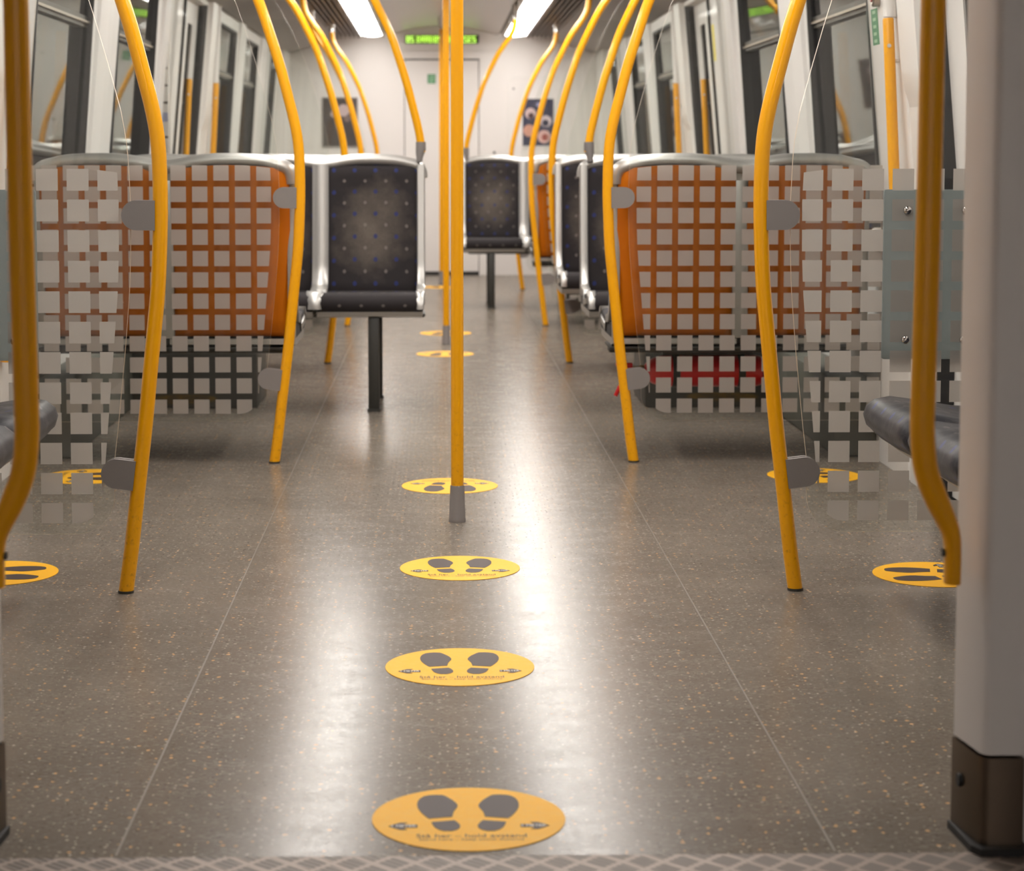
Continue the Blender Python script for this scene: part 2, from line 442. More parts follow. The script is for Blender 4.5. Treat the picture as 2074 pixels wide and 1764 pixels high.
def wx(h):                                   # the side walls lean in above the seats
    return 1.415 if h < 0.9 else 1.415 - 0.09 * (h - 0.9)
WIN = [(6.66, 7.73), (8.35, 9.44), (12.03, 13.07), (13.70, 14.62)]
DOOR = [(4.70, 5.88), (10.10, 11.36), (15.45, 16.30)]
WZ0, WZ1, DZ1 = 0.72, 1.80, 1.84
HS = [0.0, 0.45, 0.9, 1.2, 1.5, 1.7, 1.9]
def wall(name, sg):
    b = MB()
    def seg(y0, y1, h0, h1):
        hs = [h0] + [h for h in HS if h0 < h < h1] + [h1]
        poly = [(sg * wx(h), h) for h in hs] + [(sg * 1.55, h1), (sg * 1.55, h0)]
        b.prism(poly, y0, y1, 'xz')
    y = Y0
    for (a, c, k) in sorted([(a, c, 'w') for a, c in WIN] + [(a, c, 'd') for a, c in DOOR]):
        seg(y, a, 0, 1.9)
        if k == 'w': seg(a, c, 0, WZ0); seg(a, c, WZ1, 1.9)
        else: seg(a, c, DZ1, 1.9)
        y = c
    seg(y, Y1 + 0.1, 0, 1.9)
    # pillar covers between the windows and the rounded jambs at the doors
    def cover(y0, y1, t, h0=0.0, h1=1.88):
        rows = []
        for h in (h0, 0.9, 1.2, 1.5, h1):
            X = wx(h)
            rows.append([(sg * (X + 0.01), y0, h), (sg * (X - t * 0.8), y0 + 0.012, h), (sg * (X - t), y0 + 0.03, h), (sg * (X - t), y1 - 0.03, h), (sg * (X - t * 0.8), y1 - 0.012, h), (sg * (X + 0.01), y1, h)])
        b.loft(rows)
    cover(7.80, 8.12, 0.018); cover(13.14, 13.48, 0.018)
    cover(9.56, 9.74, 0.02); cover(9.98, 10.09, 0.02); cover(14.7, 15.0, 0.02)
    cover(6.16, 6.60, 0.012); cover(11.66, 11.98, 0.012)
    for (p, q) in ((5.90, 6.16), (11.38, 11.66)):
        cover(p, q, 0.010, 0, 1.16)
        rows = []
        for h, t in ((1.15, 0.010), (1.17, 0.014), (1.20, 0.022), (1.235, 0.027), (1.27, 0.029), (1.5, 0.029), (1.88, 0.029)):
            X = wx(h); rows.append([(sg * (X + .01), p, h), (sg * (X - t), p + 0.012, h), (sg * (X - t), q - 0.03, h), (sg * (X - t * .6), q - 0.008, h), (sg * (X - .005), q, h)])
        b.loft(rows)
    for Y in (6.21, 11.72):
        b.tube([(sg * (1.358 - 0.055 * (h - 0.9) + (.006 if h < 1.43 else .008)), Y + .004, h) for h in (1.428, 1.45, 1.6, 1.88)], 0.021, 16)
    # lining beside the cab bulkhead
    b.box(sg * 1.285, sg * 1.46, 16.45, Y1, 0, 1.88)
    return struct(b.build(name, M['white'], smooth=25))
wall('wall_left', -1); wall('wall_right', 1)

n_w = 0
for sg in (-1, 1):
    for (a, c) in WIN:
        n_w += 1
        o = bpy.data.objects.new('window_%d' % n_w, None); COL.objects.link(o); struct(o)
        def leanquad(b, y0, y1, h0, h1, d0, d1, mi=0):     # a bar lying in the leaning wall plane, from depth d0 to d1 behind its face
            vs = []
            for h in (h0, h1):
                for d in (d0, d1):
                    for y in (y0, y1): vs.append((sg * (wx(max(h, 0.9)) + d), y, h))
            b.add(vs, [(0, 1, 3, 2), (4, 6, 7, 5), (0, 4, 5, 1), (2, 3, 7, 6), (0, 2, 6, 4), (1, 5, 7, 3)], mi)
        b = MB()
        leanquad(b, a, a + 0.014, WZ0, WZ1, 0.002, 0.055); leanquad(b, c - 0.014, c, WZ0, WZ1, 0.002, 0.055)
        leanquad(b, a + 0.014, c - 0.014, WZ0, WZ0 + 0.014, 0.002, 0.055); leanquad(b, a + 0.014, c - 0.014, WZ1 - 0.014, WZ1, 0.002, 0.055)
        b.build('gasket', M['rubber'], o, smooth=0)
        b = MB(); leanquad(b, a + 0.012, c - 0.012, WZ0 + 0.012, WZ1 - 0.012, 0.046, 0.052); b.build('pane', M['window_glass'], o, smooth=0)
        b = MB(); leanquad(b, a + 0.015, c - 0.015, 1.488, 1.53, 0.018, 0.045)
        leanquad(b, a + 0.015, c - 0.015, 1.502, 1.511, 0.008, 0.018, 1); b.build('transom', [M['dark'], M['steel']], o, smooth=0)  # thin bright strip stands in for the highlight along the bar
        b = MB(); leanquad(b, a + 0.02, c - 0.02, 1.532, WZ1 - 0.016, 0.024, 0.030); b.build('hopper_pane', M['window_glass'], o, smooth=0)

n_d = 0
for sg in (-1, 1):
    for (a, c) in DOOR:
        n_d += 1
        o = bpy.data.objects.new('door_%d' % n_d, None); COL.objects.link(o); struct(o)
        mid = (a + c) / 2
        def bar(b, y0, y1, h0, h1, d0, d1):
            hs = [h0] + [h for h in (0.9, 1.2, 1.5) if h0 < h < h1] + [h1]
            b.loft([[(sg * (wx(h) + d0), y0, h), (sg * (wx(h) + d0), y1, h), (sg * (wx(h) + d1), y1, h), (sg * (wx(h) + d1), y0, h)] for h in hs], close=True)
            for h in (h0, h1):
                b.add([(sg * (wx(h) + d0), y0, h), (sg * (wx(h) + d0), y1, h), (sg * (wx(h) + d1), y1, h), (sg * (wx(h) + d1), y0, h)], [(0, 1, 2, 3)])
        b = MB(); bar(b, c - 0.016, c, 0, DZ1, 0.0, 0.06); bar(b, a, a + 0.016, 0, DZ1, 0.0, 0.06); bar(b, mid - 0.012, mid + 0.012, 0, DZ1, 0.038, 0.07)
        b.build('door_seal', M['rubber'], o, smooth=0)
        for (p, q) in ((a + 0.016, mid - 0.012), (mid + 0.012, c - 0.016)):
            b = MB(); g0, g1, e0, e1 = p + 0.20, q - 0.20, 0.78, 1.72
            bar(b, p, g0, 0, DZ1, 0.05, 0.08); bar(b, g1, q, 0, DZ1, 0.05, 0.08); bar(b, g0, g1, 0, e0, 0.05, 0.08); bar(b, g0, g1, e1, DZ1, 0.05, 0.08)
            lf = b.build('door_leaf', M['white'], o, smooth=25)
            b = MB(); bar(b, g0, g1, e0, e1, 0.056, 0.064); b.build('door_pane', M['window_glass'], lf, smooth=0)

# ceiling: a shallow white vault in the middle, lamp troughs, grilles, sloping side panels
def ceil_z(x):
    return 2.095 - 0.075 * (abs(x) / 0.46) ** 2
b = MB()
prof = [(-0.46 + 0.92 * k / 16) for k in range(17)]
poly = [(x, ceil_z(x)) for x in prof] + [(0.46, 2.2), (-0.46, 2.2)]
b.prism(poly, 2.95, Y1 + 0.1, 'xz')
ce = struct(b.build('ceiling', M['white_ceiling'], smooth=25))
b = MB()
for sg in (-1, 1):
    b.prism([(sg * 0.90, 1.985), (sg * 1.30, 1.865), (sg * 1.50, 1.865), (sg * 1.5, 2.2), (sg * 0.9, 2.2)], 2.95, Y1 + 0.1, 'xz')
    b.prism([(sg * 0.46, 2.035), (sg * 0.90, 2.035), (sg * 0.9, 2.2), (sg * 0.46, 2.2)], 2.95, Y1 + 0.1, 'xz')
b.build('side_panel', M['grey_ceiling'], ce, smooth=0)
struct(MB().box(-1.5, 1.5, Y0, 2.95, 2.1, 2.2).build('ceiling_gangway', M['grey_ceiling'], smooth=0))
struct(MB().box(-1.5, 1.5, Y0 - 0.1, Y0, 0, 2.2).build('wall_back', M['white'], smooth=0))
for sg, nm in ((-1, 'left'), (1, 'right')):
    b = MB(); b.box(min(sg * .70, sg * .90), max(sg * .70, sg * .90), 3.0, 16.9, 2.012, 2.030, 1)
    for k in range(6):
        x = sg * (0.705 + 0.036 * k); b.box(x - 0.008, x + 0.008, 3.0, 16.9, 1.985 - 0.000 * k, 2.013, 0)
    b.build('ceiling_grille', [M['grille'], M['grille_dark']], smooth=0)
    o = bpy.data.objects['ceiling_grille' if sg < 0 else 'ceiling_grille.001']
    tag(o, 'long brown slatted ceiling grille outside the %s row of lamps' % ('left' if sg < 0 else 'right'), 'grille', 'ceiling grilles')

# end bulkhead with its centre door
EW = Y1
b = MB(); dx0, dx1, dz = -0.333, 0.303, 1.826
b.box(-1.45, dx0, EW, EW + 0.08, 0, 2.2); b.box(dx1, 1.45, EW, EW + 0.08, 0, 2.2); b.box(dx0, dx1, EW, EW + 0.08, dz, 2.2)
ewall = struct(b.build('wall_end', M['white'], smooth=0))
b = MB()
b.loft([[(x, EW - 0.03, 1.90 - 0.0 * x), (x, EW - 0.03, ceil_z(x) + 0.01)] for x in [(-0.46 + 0.92 * k / 12) for k in range(13)]])
b.build('header', M['white'], ewall, smooth=0)
cd = bpy.data.objects.new('door_7', None); COL.objects.link(cd); struct(cd)
MB().box(dx0 + 0.006, dx1 - 0.006, EW + 0.018, EW + 0.06, 0.03, dz - 0.012).build('door_leaf', M['white'], cd, smooth=0)
MB().box(dx0, dx1, EW + 0.012, EW + 0.07, 0.0, 0.028).build('door_sill', M['rubber'], cd, smooth=0)
MB().box(dx0, dx1, EW + 0.02, EW + 0.07, dz - 0.011, dz).build('door_seal', M['rubber'], cd, smooth=0)

# portal at the near end: white posts with steel kick plates, and the bulkhead they edge
for k, sg in enumerate((-1, 1)):
    off = 0.006 if sg < 0 else 0.022
    def px(x): return sg * (x + off)
    b = MB()
    poly = [(px(0.690), 2.925), (px(0.703), 2.83), (px(0.708), 2.822), (px(0.716), 2.818), (px(0.762), 2.818), (px(0.762), 2.925)]
    b.prism(poly, 0.144, 2.12, 'xy')
    o = struct(b.build('trim_%d' % (k + 1), M['white'], smooth=35))
    poly2 = [(px(0.688), 2.927), (px(0.701), 2.828), (px(0.7065), 2.819), (px(0.715), 2.815), (px(0.764), 2.815), (px(0.764), 2.927)]
    kp = MB().prism(poly2, 0.012, 0.140, 'xy').build('kick_plate', M['kick_steel'], o, smooth=35)
    MB().prism([(px(0.684), 2.93), (px(0.69), 2.82), (px(0.70), 2.80), (px(0.77), 2.80), (px(0.77), 2.93)], 0.0, 0.012, 'xy').build('base_gasket', M['rubber'], o, smooth=0)
    MB().lathe([(0.010, -0.004), (0.010, 0.003)], (px(0.692), 2.893, 0.085), 'x', 16).build('bolt', M['rubber'], kp)
    b = MB(); b.box(min(px(0.768), sg * 1.415), max(px(0.768), sg * 1.415), 2.86, 2.92, 0, 2.1)
    struct(b.build('wall_portal_left' if sg < 0 else 'wall_portal_right', M['white'], smooth=0))
struct(MB().box(-0.77, 0.77, 2.83, 2.92, 2.0, 2.12).build('trim_3', M['white'], smooth=0))

# lower wall ducts under the transverse seats
for sg in (-1, 1):
    wl = bpy.data.objects['wall_left' if sg < 0 else 'wall_right']
    for (a, c) in ((6.66, 9.60), (12.02, 15.0)):
        MB().rbox(min(sg * 1.27, sg * 1.413), max(sg * 1.27, sg * 1.413), a, c, 0.0, 0.26, 0.012).build('heater_duct', M['box_grey'], wl)
    for (a, c) in ((8.00, 8.46), (13.42, 13.86)):
        MB().rbox(min(sg * 0.775, sg * 1.412), max(sg * 0.775, sg * 1.412), a, c, 0.0, 0.325, 0.01).build('equipment_box', M['dark'], wl)

# ------------------------------------------------------------------ lamps
def ceiling_lamp(sg, y0, y1, label):
    t = thing('ceiling_lamp', label, 'ceiling light', (sg * 0.585, (y0 + y1) / 2, 1.985), 0, 'fluorescent ceiling lamps in two rows')
    h = (y1 - y0) / 2
    b = MB(); rows = []
    for (yy, s_) in ((-h, 0.72), (-h + 0.03, 1), (h - 0.03, 1), (h, 0.72)):
        rows.append([(0.082 * s_ * math.cos(PI * k / 8), yy, 0.02 - 0.018 * s_ * math.sin(PI * k / 8)) for k in range(9)])
    b.loft(rows); b.build('diffuser', M['lamp'], t)
    b = MB(); b.box(-0.10, -0.084, -h, h, 0.0, 0.05); b.box(0.084, 0.10, -h, h, 0.0, 0.05); b.box(-0.10, 0.10, -h, h, 0.042, 0.05)
    b.build('housing', M['white_gloss'], t, smooth=0)
LY = [3.35 + 1.675 * k for k in range(9)]
names = ['nearest the portal', 'second from the portal', 'third from the portal', 'fourth from the portal', 'in the middle of the car', 'fourth from the end wall', 'third from the end wall', 'second from the end wall', 'ending at the end wall']
for sg in (-1, 1):
    for k in range(8):
        ceiling_lamp(sg, LY[k], LY[k + 1] - 0.03, 'long white ceiling lamp in the %s row, %s' % ('left' if sg < 0 else 'right', names[k] if k < 4 else names[k + 1]))

for sg in (-1, 1):
    t = thing('ceiling_lamp', 'short ceiling lamp of the neighbouring car, %s of the gangway' % ('left' if sg < 0 else 'right'), 'ceiling light', (sg * 0.585, -2.2, 2.06), 0, 'ceiling lamps of the neighbouring car')
    MB().box(-0.08, 0.08, -0.7, 0.7, 0.0, 0.02).build('diffuser', M['lamp_dim'], t, smooth=0)
    MB().box(-0.10, 0.10, -0.72, 0.72, 0.02, 0.04).build('housing', M['white_gloss'], t, smooth=0)

# ------------------------------------------------------------------ curved yellow poles and glass screens
SHAPE = [(0, .590), (.10, .576), (.225, .561), (.386, .541), (.5, .529), (.612, .517), (.70, .508), (.79, .503), (.90, .500), (1.02, .503), (1.10, .514), (1.2, .538), (1.30, .564), (1.40, .595), (1.5, .629), (1.6, .675), (1.70, .727), (1.76, .768), (1.81, .804), (1.86, .829), (1.91, .838), (1.95, .840)]
def pole_x(h):
    for (a, xa), (c, xc) in zip(SHAPE, SHAPE[1:]):
        if a <= h <= c: return xa + (xc - xa) * (h - a) / (c - a)
    return SHAPE[-1][1]
PR = 0.0172
POLE = {}
def pole_parts(sg):
    if sg in POLE: return POLE[sg]
    path = smooth_path([(sg * x, 0, h) for h, x in SHAPE], 4)
    tube = MB().tube(path, PR, 24).mesh('pole', M['yellow'], 40)
    ring = MB().lathe([(PR + .0012, 0), (PR + .0012, 0.006)], (sg * .590, 0, 0)).mesh('base_ring', M['dark'], 40)
    top = MB().lathe([(0.020, 1.93), (0.020, 1.955), (0.023, 1.957), (0.026, 2.0), (0.026, 2.06)], (sg * .840, 0, 0)).mesh('ceiling_fitting', M['chrome'], 40)
    cl = []
    for h in (0.868, 0.272):
        b = MB(); sl = (pole_x(h + .08) - pole_x(h - .08)) / .16
        ang = math.atan(sl); L, R = 0.052, 0.034
        out = [(0.010, -R), (L, -R)] + [(L + R * math.sin(a), -R * math.cos(a)) for a in [PI * k / 14 for k in range(1, 14)]] + [(L, R), (0.010, R)]
        pts = [(u * math.cos(ang) - (-v) * 0 + v * math.sin(ang), -u * math.sin(ang) + v * math.cos(ang)) for u, v in out]
        poly = [(sg * (pole_x(h) + u), h + v) for u, v in pts]
        b.prism(poly, -0.017, -0.0045); b.prism(poly, 0.0045, 0.017)
        cl.append(b.mesh('clamp', M['grey_plastic'], 40))
    POLE[sg] = (tube, ring, top, cl); return POLE[sg]
def grab_pole(sg, Y, shift, label):
    t = thing('grab_pole', label, 'pole', (sg * shift, Y, 0), 0, 'curved yellow poles holding the glass screens')
    tube, ring, top, cl = pole_parts(sg)
    mesh_obj('pole', tube, t); mesh_obj('base_ring', ring, t); mesh_obj('ceiling_fitting', top, t)
    for c in cl: mesh_obj('clamp', c, t)
    return t

SQ, SP = 0.0495, 0.0694
def screen_meshes(sg, shift):
    W = 1.396 - shift
    gap = lambda h: 0.061 + max(0, min(1, (h - .55) / .75)) * 0.014
    edge = [(pole_x(h) + gap(h), h) for h in [0.30 + 0.035 * k for k in range(44)]]
    cx, cz, R = edge[0][0] + 0.088, 0.137 + 0.088, 0.088
    corner = [(cx - R * math.cos(a), cz - R * math.sin(a)) for a in [PI / 2 * k / 10 for k in range(0, 11)]]
    def wall_x(h): return min(W, wx(h) - 0.018 - shift)
    outline = [(W, 0.137)] + list(reversed(corner)) + edge + [(wall_x(1.81), edge[-1][1]), (wall_x(1.5), 1.5), (wall_x(0.9), 0.9)]
    b = MB(); b.prism([(sg * x, z) for x, z in outline], -0.004, 0.004, mi=0, side_mi=1)
    pane = b.mesh('glass_pane', [M['glass'], M['glass_edge']], 0)
    # frosted print, clipped to an outline 28 mm inside the edge of the glass
    INS = 0.026
    ce_ = [(x + INS, h) for x, h in edge if 0.31 < h < 1.0]
    cc = [(cx - (R - INS) * math.cos(a), cz - (R - INS) * math.sin(a)) for a in [PI / 2 * k / 8 for k in range(0, 9)]]
    clip = [(W, 0.10 + 0.065)] + [(W, 1.05)] + list(reversed(ce_)) + cc
    clip = hull(clip)
    b = MB()
    for i in range(12):
        for k in range(13):
            x0 = 0.5915 + SP * k; z1 = 0.9735 - SP * i
            if x0 > W: continue
            q = clip_convex([(x0, z1 - SQ), (x0 + SQ, z1 - SQ), (x0 + SQ, z1), (x0, z1)], clip)
            if len(q) >= 3: b.add([(sg * x, -0.0046, z) for x, z in q], [tuple(range(len(q)))])
    return pane, b.mesh('frosted_squares', M['frost'], 0)
SCR = {}
def glass_screen(sg, Y, shift, label):
    if (sg, shift) not in SCR: SCR[(sg, shift)] = screen_meshes(sg, shift)
    t = thing('glass_screen', label, 'glass screen', (sg * shift, Y, 0), 0, 'glass screens with a frosted square grid')
    mesh_obj('glass_pane', SCR[(sg, shift)][0], t); mesh_obj('frosted_squares', SCR[(sg, shift)][1], t)
    if shift == 0:
        X = 1.345
        b = MB(); b.tube(smooth_path([(sg * 1.390, -0.010, .765), (sg * (X + .02), -0.016, .762), (sg * X, -0.018, .748), (sg * (X + .004), -0.016, .73), (sg * (X + .03), -0.012, .71), (sg * 1.390, -0.010, .70)], 5), 0.008, 12)
        b.lathe([(0.013, -0.022), (0.013, -0.0048)], (sg * (X + .004), 0, .748), 'y', 16); b.build('wall_bracket', M['chrome'], t)
    return t
YP = [4.588, 6.559, 9.767, 11.927, 15.174]
SIDE = {-1: 'left', 1: 'right'}
PL = {0: 'curved yellow pole nearest the portal on the %s, clamped to the bolted glass screen',
      1: 'curved yellow pole on the %s at the aisle end of the nearest orange-backed seat pair',
      2: 'curved yellow pole on the %s, third from the portal, behind the near dark seats',
      3: 'curved yellow pole on the %s, fourth from the portal, beside the far orange-backed seats',
      4: 'curved yellow pole on the %s closest to the end wall'}
GL = {0: 'glass screen with frosted squares and a bolted blue-grey panel, nearest on the %s',
      1: 'frosted-grid glass screen on the %s in front of the nearest orange seat backs',
      2: 'frosted-grid glass screen on the %s behind the near dark fabric seats',
      3: 'frosted-grid glass screen on the %s in front of the far orange seat backs',
      4: 'frosted-grid glass screen on the %s closest to the end wall'}
for i, Y in enumerate(YP):
    for sg in (-1, 1):
        sh = 0.183 if i == 0 else 0.0
        grab_pole(sg, Y, sh, PL[i] % SIDE[sg])
        g_ = glass_screen(sg, Y, sh, GL[i] % SIDE[sg])
        if i == 0:
            b = MB(); x0, x1 = 0.968 - sh, 1.394 - sh
            b.prism([(sg * x, z) for x, z in rrect(x0, x1, 0.536, 0.926, 0.006, 3)], 0.010, 0.022)
            p = b.build('backing_panel', M['panel_blue'], g_)
            for (bx, bz) in ((1.018, 0.879), (1.152, 0.879), (1.286, 0.879), (1.018, 0.582), (1.152, 0.582), (1.286, 0.582)):
                MB().lathe([(0.0001, -0.0135), (0.005, -0.0125), (0.0088, -0.0095), (0.0098, -0.006), (0.0098, -0.0045), (0.0045, -0.004), (0.0045, 0.010)], (sg * (bx - sh), 0, bz), 'y', 20).build('bolt', M['chrome'], p)

# straight poles on the centre line
for (X, Y, lab) in ((-0.001, 5.484, 'straight yellow centre pole nearest the camera, grey foot sleeve on the floor'),
                    (-0.007, 10.755, 'straight yellow centre pole in the middle of the car, half hidden by the nearest one'),
                    (-0.020, 15.94, 'straight yellow centre pole beside the end wall door')):
    t = thing('centre_pole', lab, 'pole', (X, Y, 0), 0, 'straight poles along the middle of the car')
    MB().tube([(0, 0, 0.05), (0, 0, 1.0), (0, 0, 2.03)], PR, 28).build('pole', M['yellow'], t)
    MB().lathe([(0.0235, 0), (0.0235, 0.008), (0.0226, 0.010), (0.0195, 0.098), (0.0185, 0.101), (0.017, 0.101)], seg=28).build('foot_sleeve', M['grey_plastic'], t)
    MB().lathe([(0.0180, 2.0), (0.024, 2.005), (0.027, 2.06), (0.03, 2.10)], seg=24).build('ceiling_fitting', M['chrome'], t)

# handrails on the portal posts
for sg in (-1, 1):
    t = thing('hand_rail', 'thick yellow handrail bolted to the %s portal post, bending in at the bottom' % SIDE[sg], 'handrail', (0, 0, 0), 0, 'handrails at the near portal')
    path = smooth_path([(sg * .641, 2.84, 1.99), (sg * .641, 2.84, 1.6), (sg * .641, 2.84, 1.2), (sg * .6395, 2.84, .9), (sg * .6365, 2.84, .66), (sg * .637, 2.84, .60), (sg * .643, 2.84, .553), (sg * .657, 2.84, .515), (sg * .671, 2.84, .485), (sg * .680, 2.84, .462), (sg * .683, 2.84, .435), (sg * .683, 2.84, .39)], 6)
    n = len(path); rad = []
    for p in path:
        f = max(0, min(1, (p.z - .43) / .10)); f = f * f * (3 - 2 * f)
        rad.append((PR, 0.012 + (PR + .0004 - 0.012) * f))
    MB().tube(path, rad, 24).build('rail', M['yellow'], t, 40)
    for z in (0.435,):
        MB().lathe([(0.006, -0.004), (0.006, 0.004)], (sg * .671, 2.84, z), 'x', 14).build('bolt', M['dark'], t)
    MB().tube([(sg * .641, 2.84, 1.985), (sg * .641, 2.84, 2.02)], 0.021, 20).build('end_cap', M['chrome'], t)

# grab bars beside and on the side doors
def grab_bar(sg, Y, X, label, h0=0.37, h1=1.425):
    t = thing('grab_bar', label, 'grab bar', (0, 0, 0), 0, 'vertical yellow bars beside the side doors')
    lean = lambda h: sg * (X - 0.055 * (h - 0.9))
    MB().tube([(lean(h), Y, h) for h in (h0, h0 + .006, 0.6, 0.9, 1.2, h1 - .006, h1)], [PR * .9] + [PR] * 5 + [PR * .9], 20).build('bar', M['yellow'], t)
    for h in (h0 + 0.055, h1 - 0.13):
        MB().tube([(lean(h), Y, h), (sg * (wx(h) + (0.0 if X < 1.38 else 0.052)), Y + .012, h)], 0.006, 12, up=(0, 0, 1)).build('standoff', M['white_gloss'], t)
    MB().lathe([(0.0062, -PR - 0.002), (0.0062, -PR + 0.003)], (lean(h1 - .085) - sg * .004, Y, h1 - .085), 'y', 14).build('screw', M['chrome'], t)
    return t
for sg in (-1, 1):
    grab_bar(sg, 6.21, 1.358, 'yellow vertical grab bar on the %s wall panel beside the nearest side door' % SIDE[sg])
    grab_bar(sg, 11.72, 1.358, 'yellow vertical grab bar on the %s wall just past the middle side door' % SIDE[sg])
    grab_bar(sg, 11.08, 1.435, 'yellow vertical bar on the leaf of the %s middle side door' % SIDE[sg])

# ------------------------------------------------------------------ transverse seats
def seat_row(n, name, label, group, legs):
    """n seats side by side facing -Y; x = 0 at the aisle end; back at y about 0"""
    t = thing(name, label, 'seat', (0, 0, 0), 0, group)
    W = n * PITCH
    ly = lambda z: 0.055 * (z - 0.45) / 0.5              # recline
    # top rail with a low hump over each seat
    pts = [(0.012, ly(.90), 0.915), (0.016, ly(.94), 0.945), (0.032, ly(.96), 0.965), (0.07, ly(.975), 0.976)]
    for i in range(n):
        x0 = i * PITCH
        for f in (0.28, 0.5, 0.72): pts.append((x0 + PITCH * f, ly(.99), 0.972 + 0.018 * math.sin(PI * f)))
        if i < n - 1: pts.append((x0 + PITCH, ly(.97), 0.968))
    pts += [(W - 0.07, ly(.975), 0.976), (W - 0.032, ly(.96), 0.965), (W - 0.016, ly(.94), 0.945), (W - 0.012, ly(.90), 0.915)]
    MB().tube(smooth_path(pts, 5), (0.026, 0.0235), 16).build('top_rail', M['alu'], t, 50)
    for i in range(n + 1):
        x = i * PITCH
        hw = 0.033 if 0 < i < n else 0.017
        if i == 0: x += 0.017
        if i == n: x -= 0.017
        prof = [(0.0 + ly(.95), 0.965), (ly(.8), 0.80), (ly(.6) - .004, 0.60), (ly(.5) - .008, 0.52), (-0.035, 0.464), (-0.08, 0.440), (-0.20, 0.434), (-0.34, 0.446), (-0.405, 0.449), (-0.428, 0.430), (-0.432, 0.405)]
        b = MB(); rows = []
        pth = smooth_path([(0, y, z) for y, z in prof], 4)
        for k, p in enumerate(pth):
            tt = (pth[min(k + 1, len(pth) - 1)] - pth[max(k - 1, 0)]).normalized(); nn = Vector((0, tt.z, -tt.y))
            if nn.y > 0: nn = -nn
            w_ = hw * (1 if k < len(pth) - 4 else 0.85)
            kk = k / (len(pth) - 1); lift = 0.040 - 0.014 * max(0, min(1, (kk - .45) / .2))
            f, r_ = p + nn * lift, p + nn * 0.005
            rows.append([(x - w_, r_.y, r_.z), (x - w_, f.y + .010, f.z), (x - w_ * .75, f.y + .002, f.z), (x, f.y, f.z), (x + w_ * .75, f.y + .002, f.z), (x + w_, f.y + .010, f.z), (x + w_, r_.y, r_.z)])
        b.loft(rows, close=True)
        b.add(rows[-1], [tuple(range(7))]); b.add(rows[0], [tuple(range(7))])
        b.build('side_frame', M['alu'], t, 45)
        # rear strip between the shells
        b = MB(); b.rbox(x - hw * .8, x + hw * .8, 0.030, 0.046, 0.40, 0.955, 0.005); b.build('rear_strip', M['alu'], t)
    for i in range(n):
        x0, x1 = i * PITCH + 0.022, (i + 1) * PITCH - 0.022
        # fabric back: a gently domed pad with a rounded outline
        out = rrect(x0 - .002, x1 + .002, 0.43, 0.962, 0.034, 5)
        cx, cz = (x0 + x1) / 2, 0.715
        top = lambda x: 0.012 * (1 - ((x - cx) / (PITCH / 2)) ** 2)
        rows = []
        for (s_, y) in ((1.0, 0.012), (1.0, -0.006), (0.985, -0.016), (0.95, -0.022), (0.8, -0.020), (0.55, -0.016), (0.25, -0.014), (0.02, -0.0135)):
            rows.append([(cx + (x - cx) * s_, y + ly(cz + (z - cz) * s_), cz + (z - cz) * s_ + (top(x) if z > .9 else 0)) for x, z in out])
        b = MB(); b.loft(rows, close=True); b.add(rows[0], [tuple(range(len(out)))]); b.add(rows[-1], [tuple(range(len(out)))])
        b.build('backrest', M['fabric'], t, 50)
        # cushion: rolled front edge
        pr = [(0.0, 0.452), (-0.12, 0.448), (-0.27, 0.455), (-0.37, 0.468), (-0.415, 0.468), (-0.442, 0.455), (-0.452, 0.43), (-0.448, 0.405), (-0.43, 0.392), (-0.25, 0.39), (0.0, 0.392)]
        rows = []
        a_, c_ = i * PITCH + 0.006, (i + 1) * PITCH - 0.006
        for (x, s_) in ((a_, 0.80), (a_ + .005, 0.93), (a_ + .018, 1.0), (c_ - .018, 1.0), (c_ - .005, 0.93), (c_, 0.80)):
            rows.append([(x, -0.22 + (y + 0.22) * (0.5 + 0.5 * s_) , 0.43 + (z - 0.43) * s_) for y, z in pr])
        b = MB(); b.loft(rows, close=True); b.add(rows[0], [tuple(range(len(pr)))]); b.add(rows[-1], [tuple(range(len(pr)))])
        b.build('cushion', M['fabric'], t, 50)
        # moulded orange shell behind
        rows = []
        zs = [0.405, 0.42, 0.47, 0.55, 0.65, 0.75, 0.85, 0.915, 0.945, 0.962]
        for z in zs:
            ins = 0.0
            if z > 0.91: ins = 0.034 * (1 - math.sqrt(max(0, 1 - ((z - 0.91) / 0.053) ** 2)))
            bow = 0.034 - 0.014 * ((z - 0.66) / 0.3) ** 2 - (0.028 if z < 0.41 else 0)
            r_ = []
            for k in range(13):
                f = -1 + 2 * k / 12
                xx = (x0 + x1) / 2 + f * ((x1 - x0) / 2 + .002 - ins)
                r_.append((xx, ly(z) + 0.012 + bow * (1 - abs(f) ** 5) ** 0.7 + 0.010 * (1 - f * f) * 0.0, z + (0.012 * (1 - f * f) if z > .94 else 0)))
            rows.append(r_)
        b = MB(); b.loft(rows)
        b.build('back_shell', M['orange'], t, 60)
        b = MB(); b.prism([(0.03, 0.398), (0.03, 0.380), (-0.02, 0.372), (-0.40, 0.372), (-0.428, 0.378), (-0.436, 0.396)], i * PITCH + .008, (i + 1) * PITCH - .008, 'yz')
        b.build('seat_pan', M['alu'], t, 0)
    b = MB(); b.rbox(0.02, W, -0.19, 0.02, 0.360, 0.370, 0.004); b.rbox(0.05, W, -0.09, -0.01, 0.346, 0.362, 0.006)  # first a dark slab added to deepen the under-seat shade, then the beam
    b.build('beam_and_shade_slab', M['dark'], t)
    if legs:
        lx = legs
        for (yy, d) in ((-0.415, 0.045), (0.03, 0.04)):
            b = MB(); b.rbox(lx - 0.022, lx + 0.022, yy, yy + d, 0.0, 0.372, 0.004); b.box(lx - 0.026, lx + 0.026, yy - .004, yy + d + .004, 0, 0.012)
            b.build('leg', M['dark'], t)
    return t

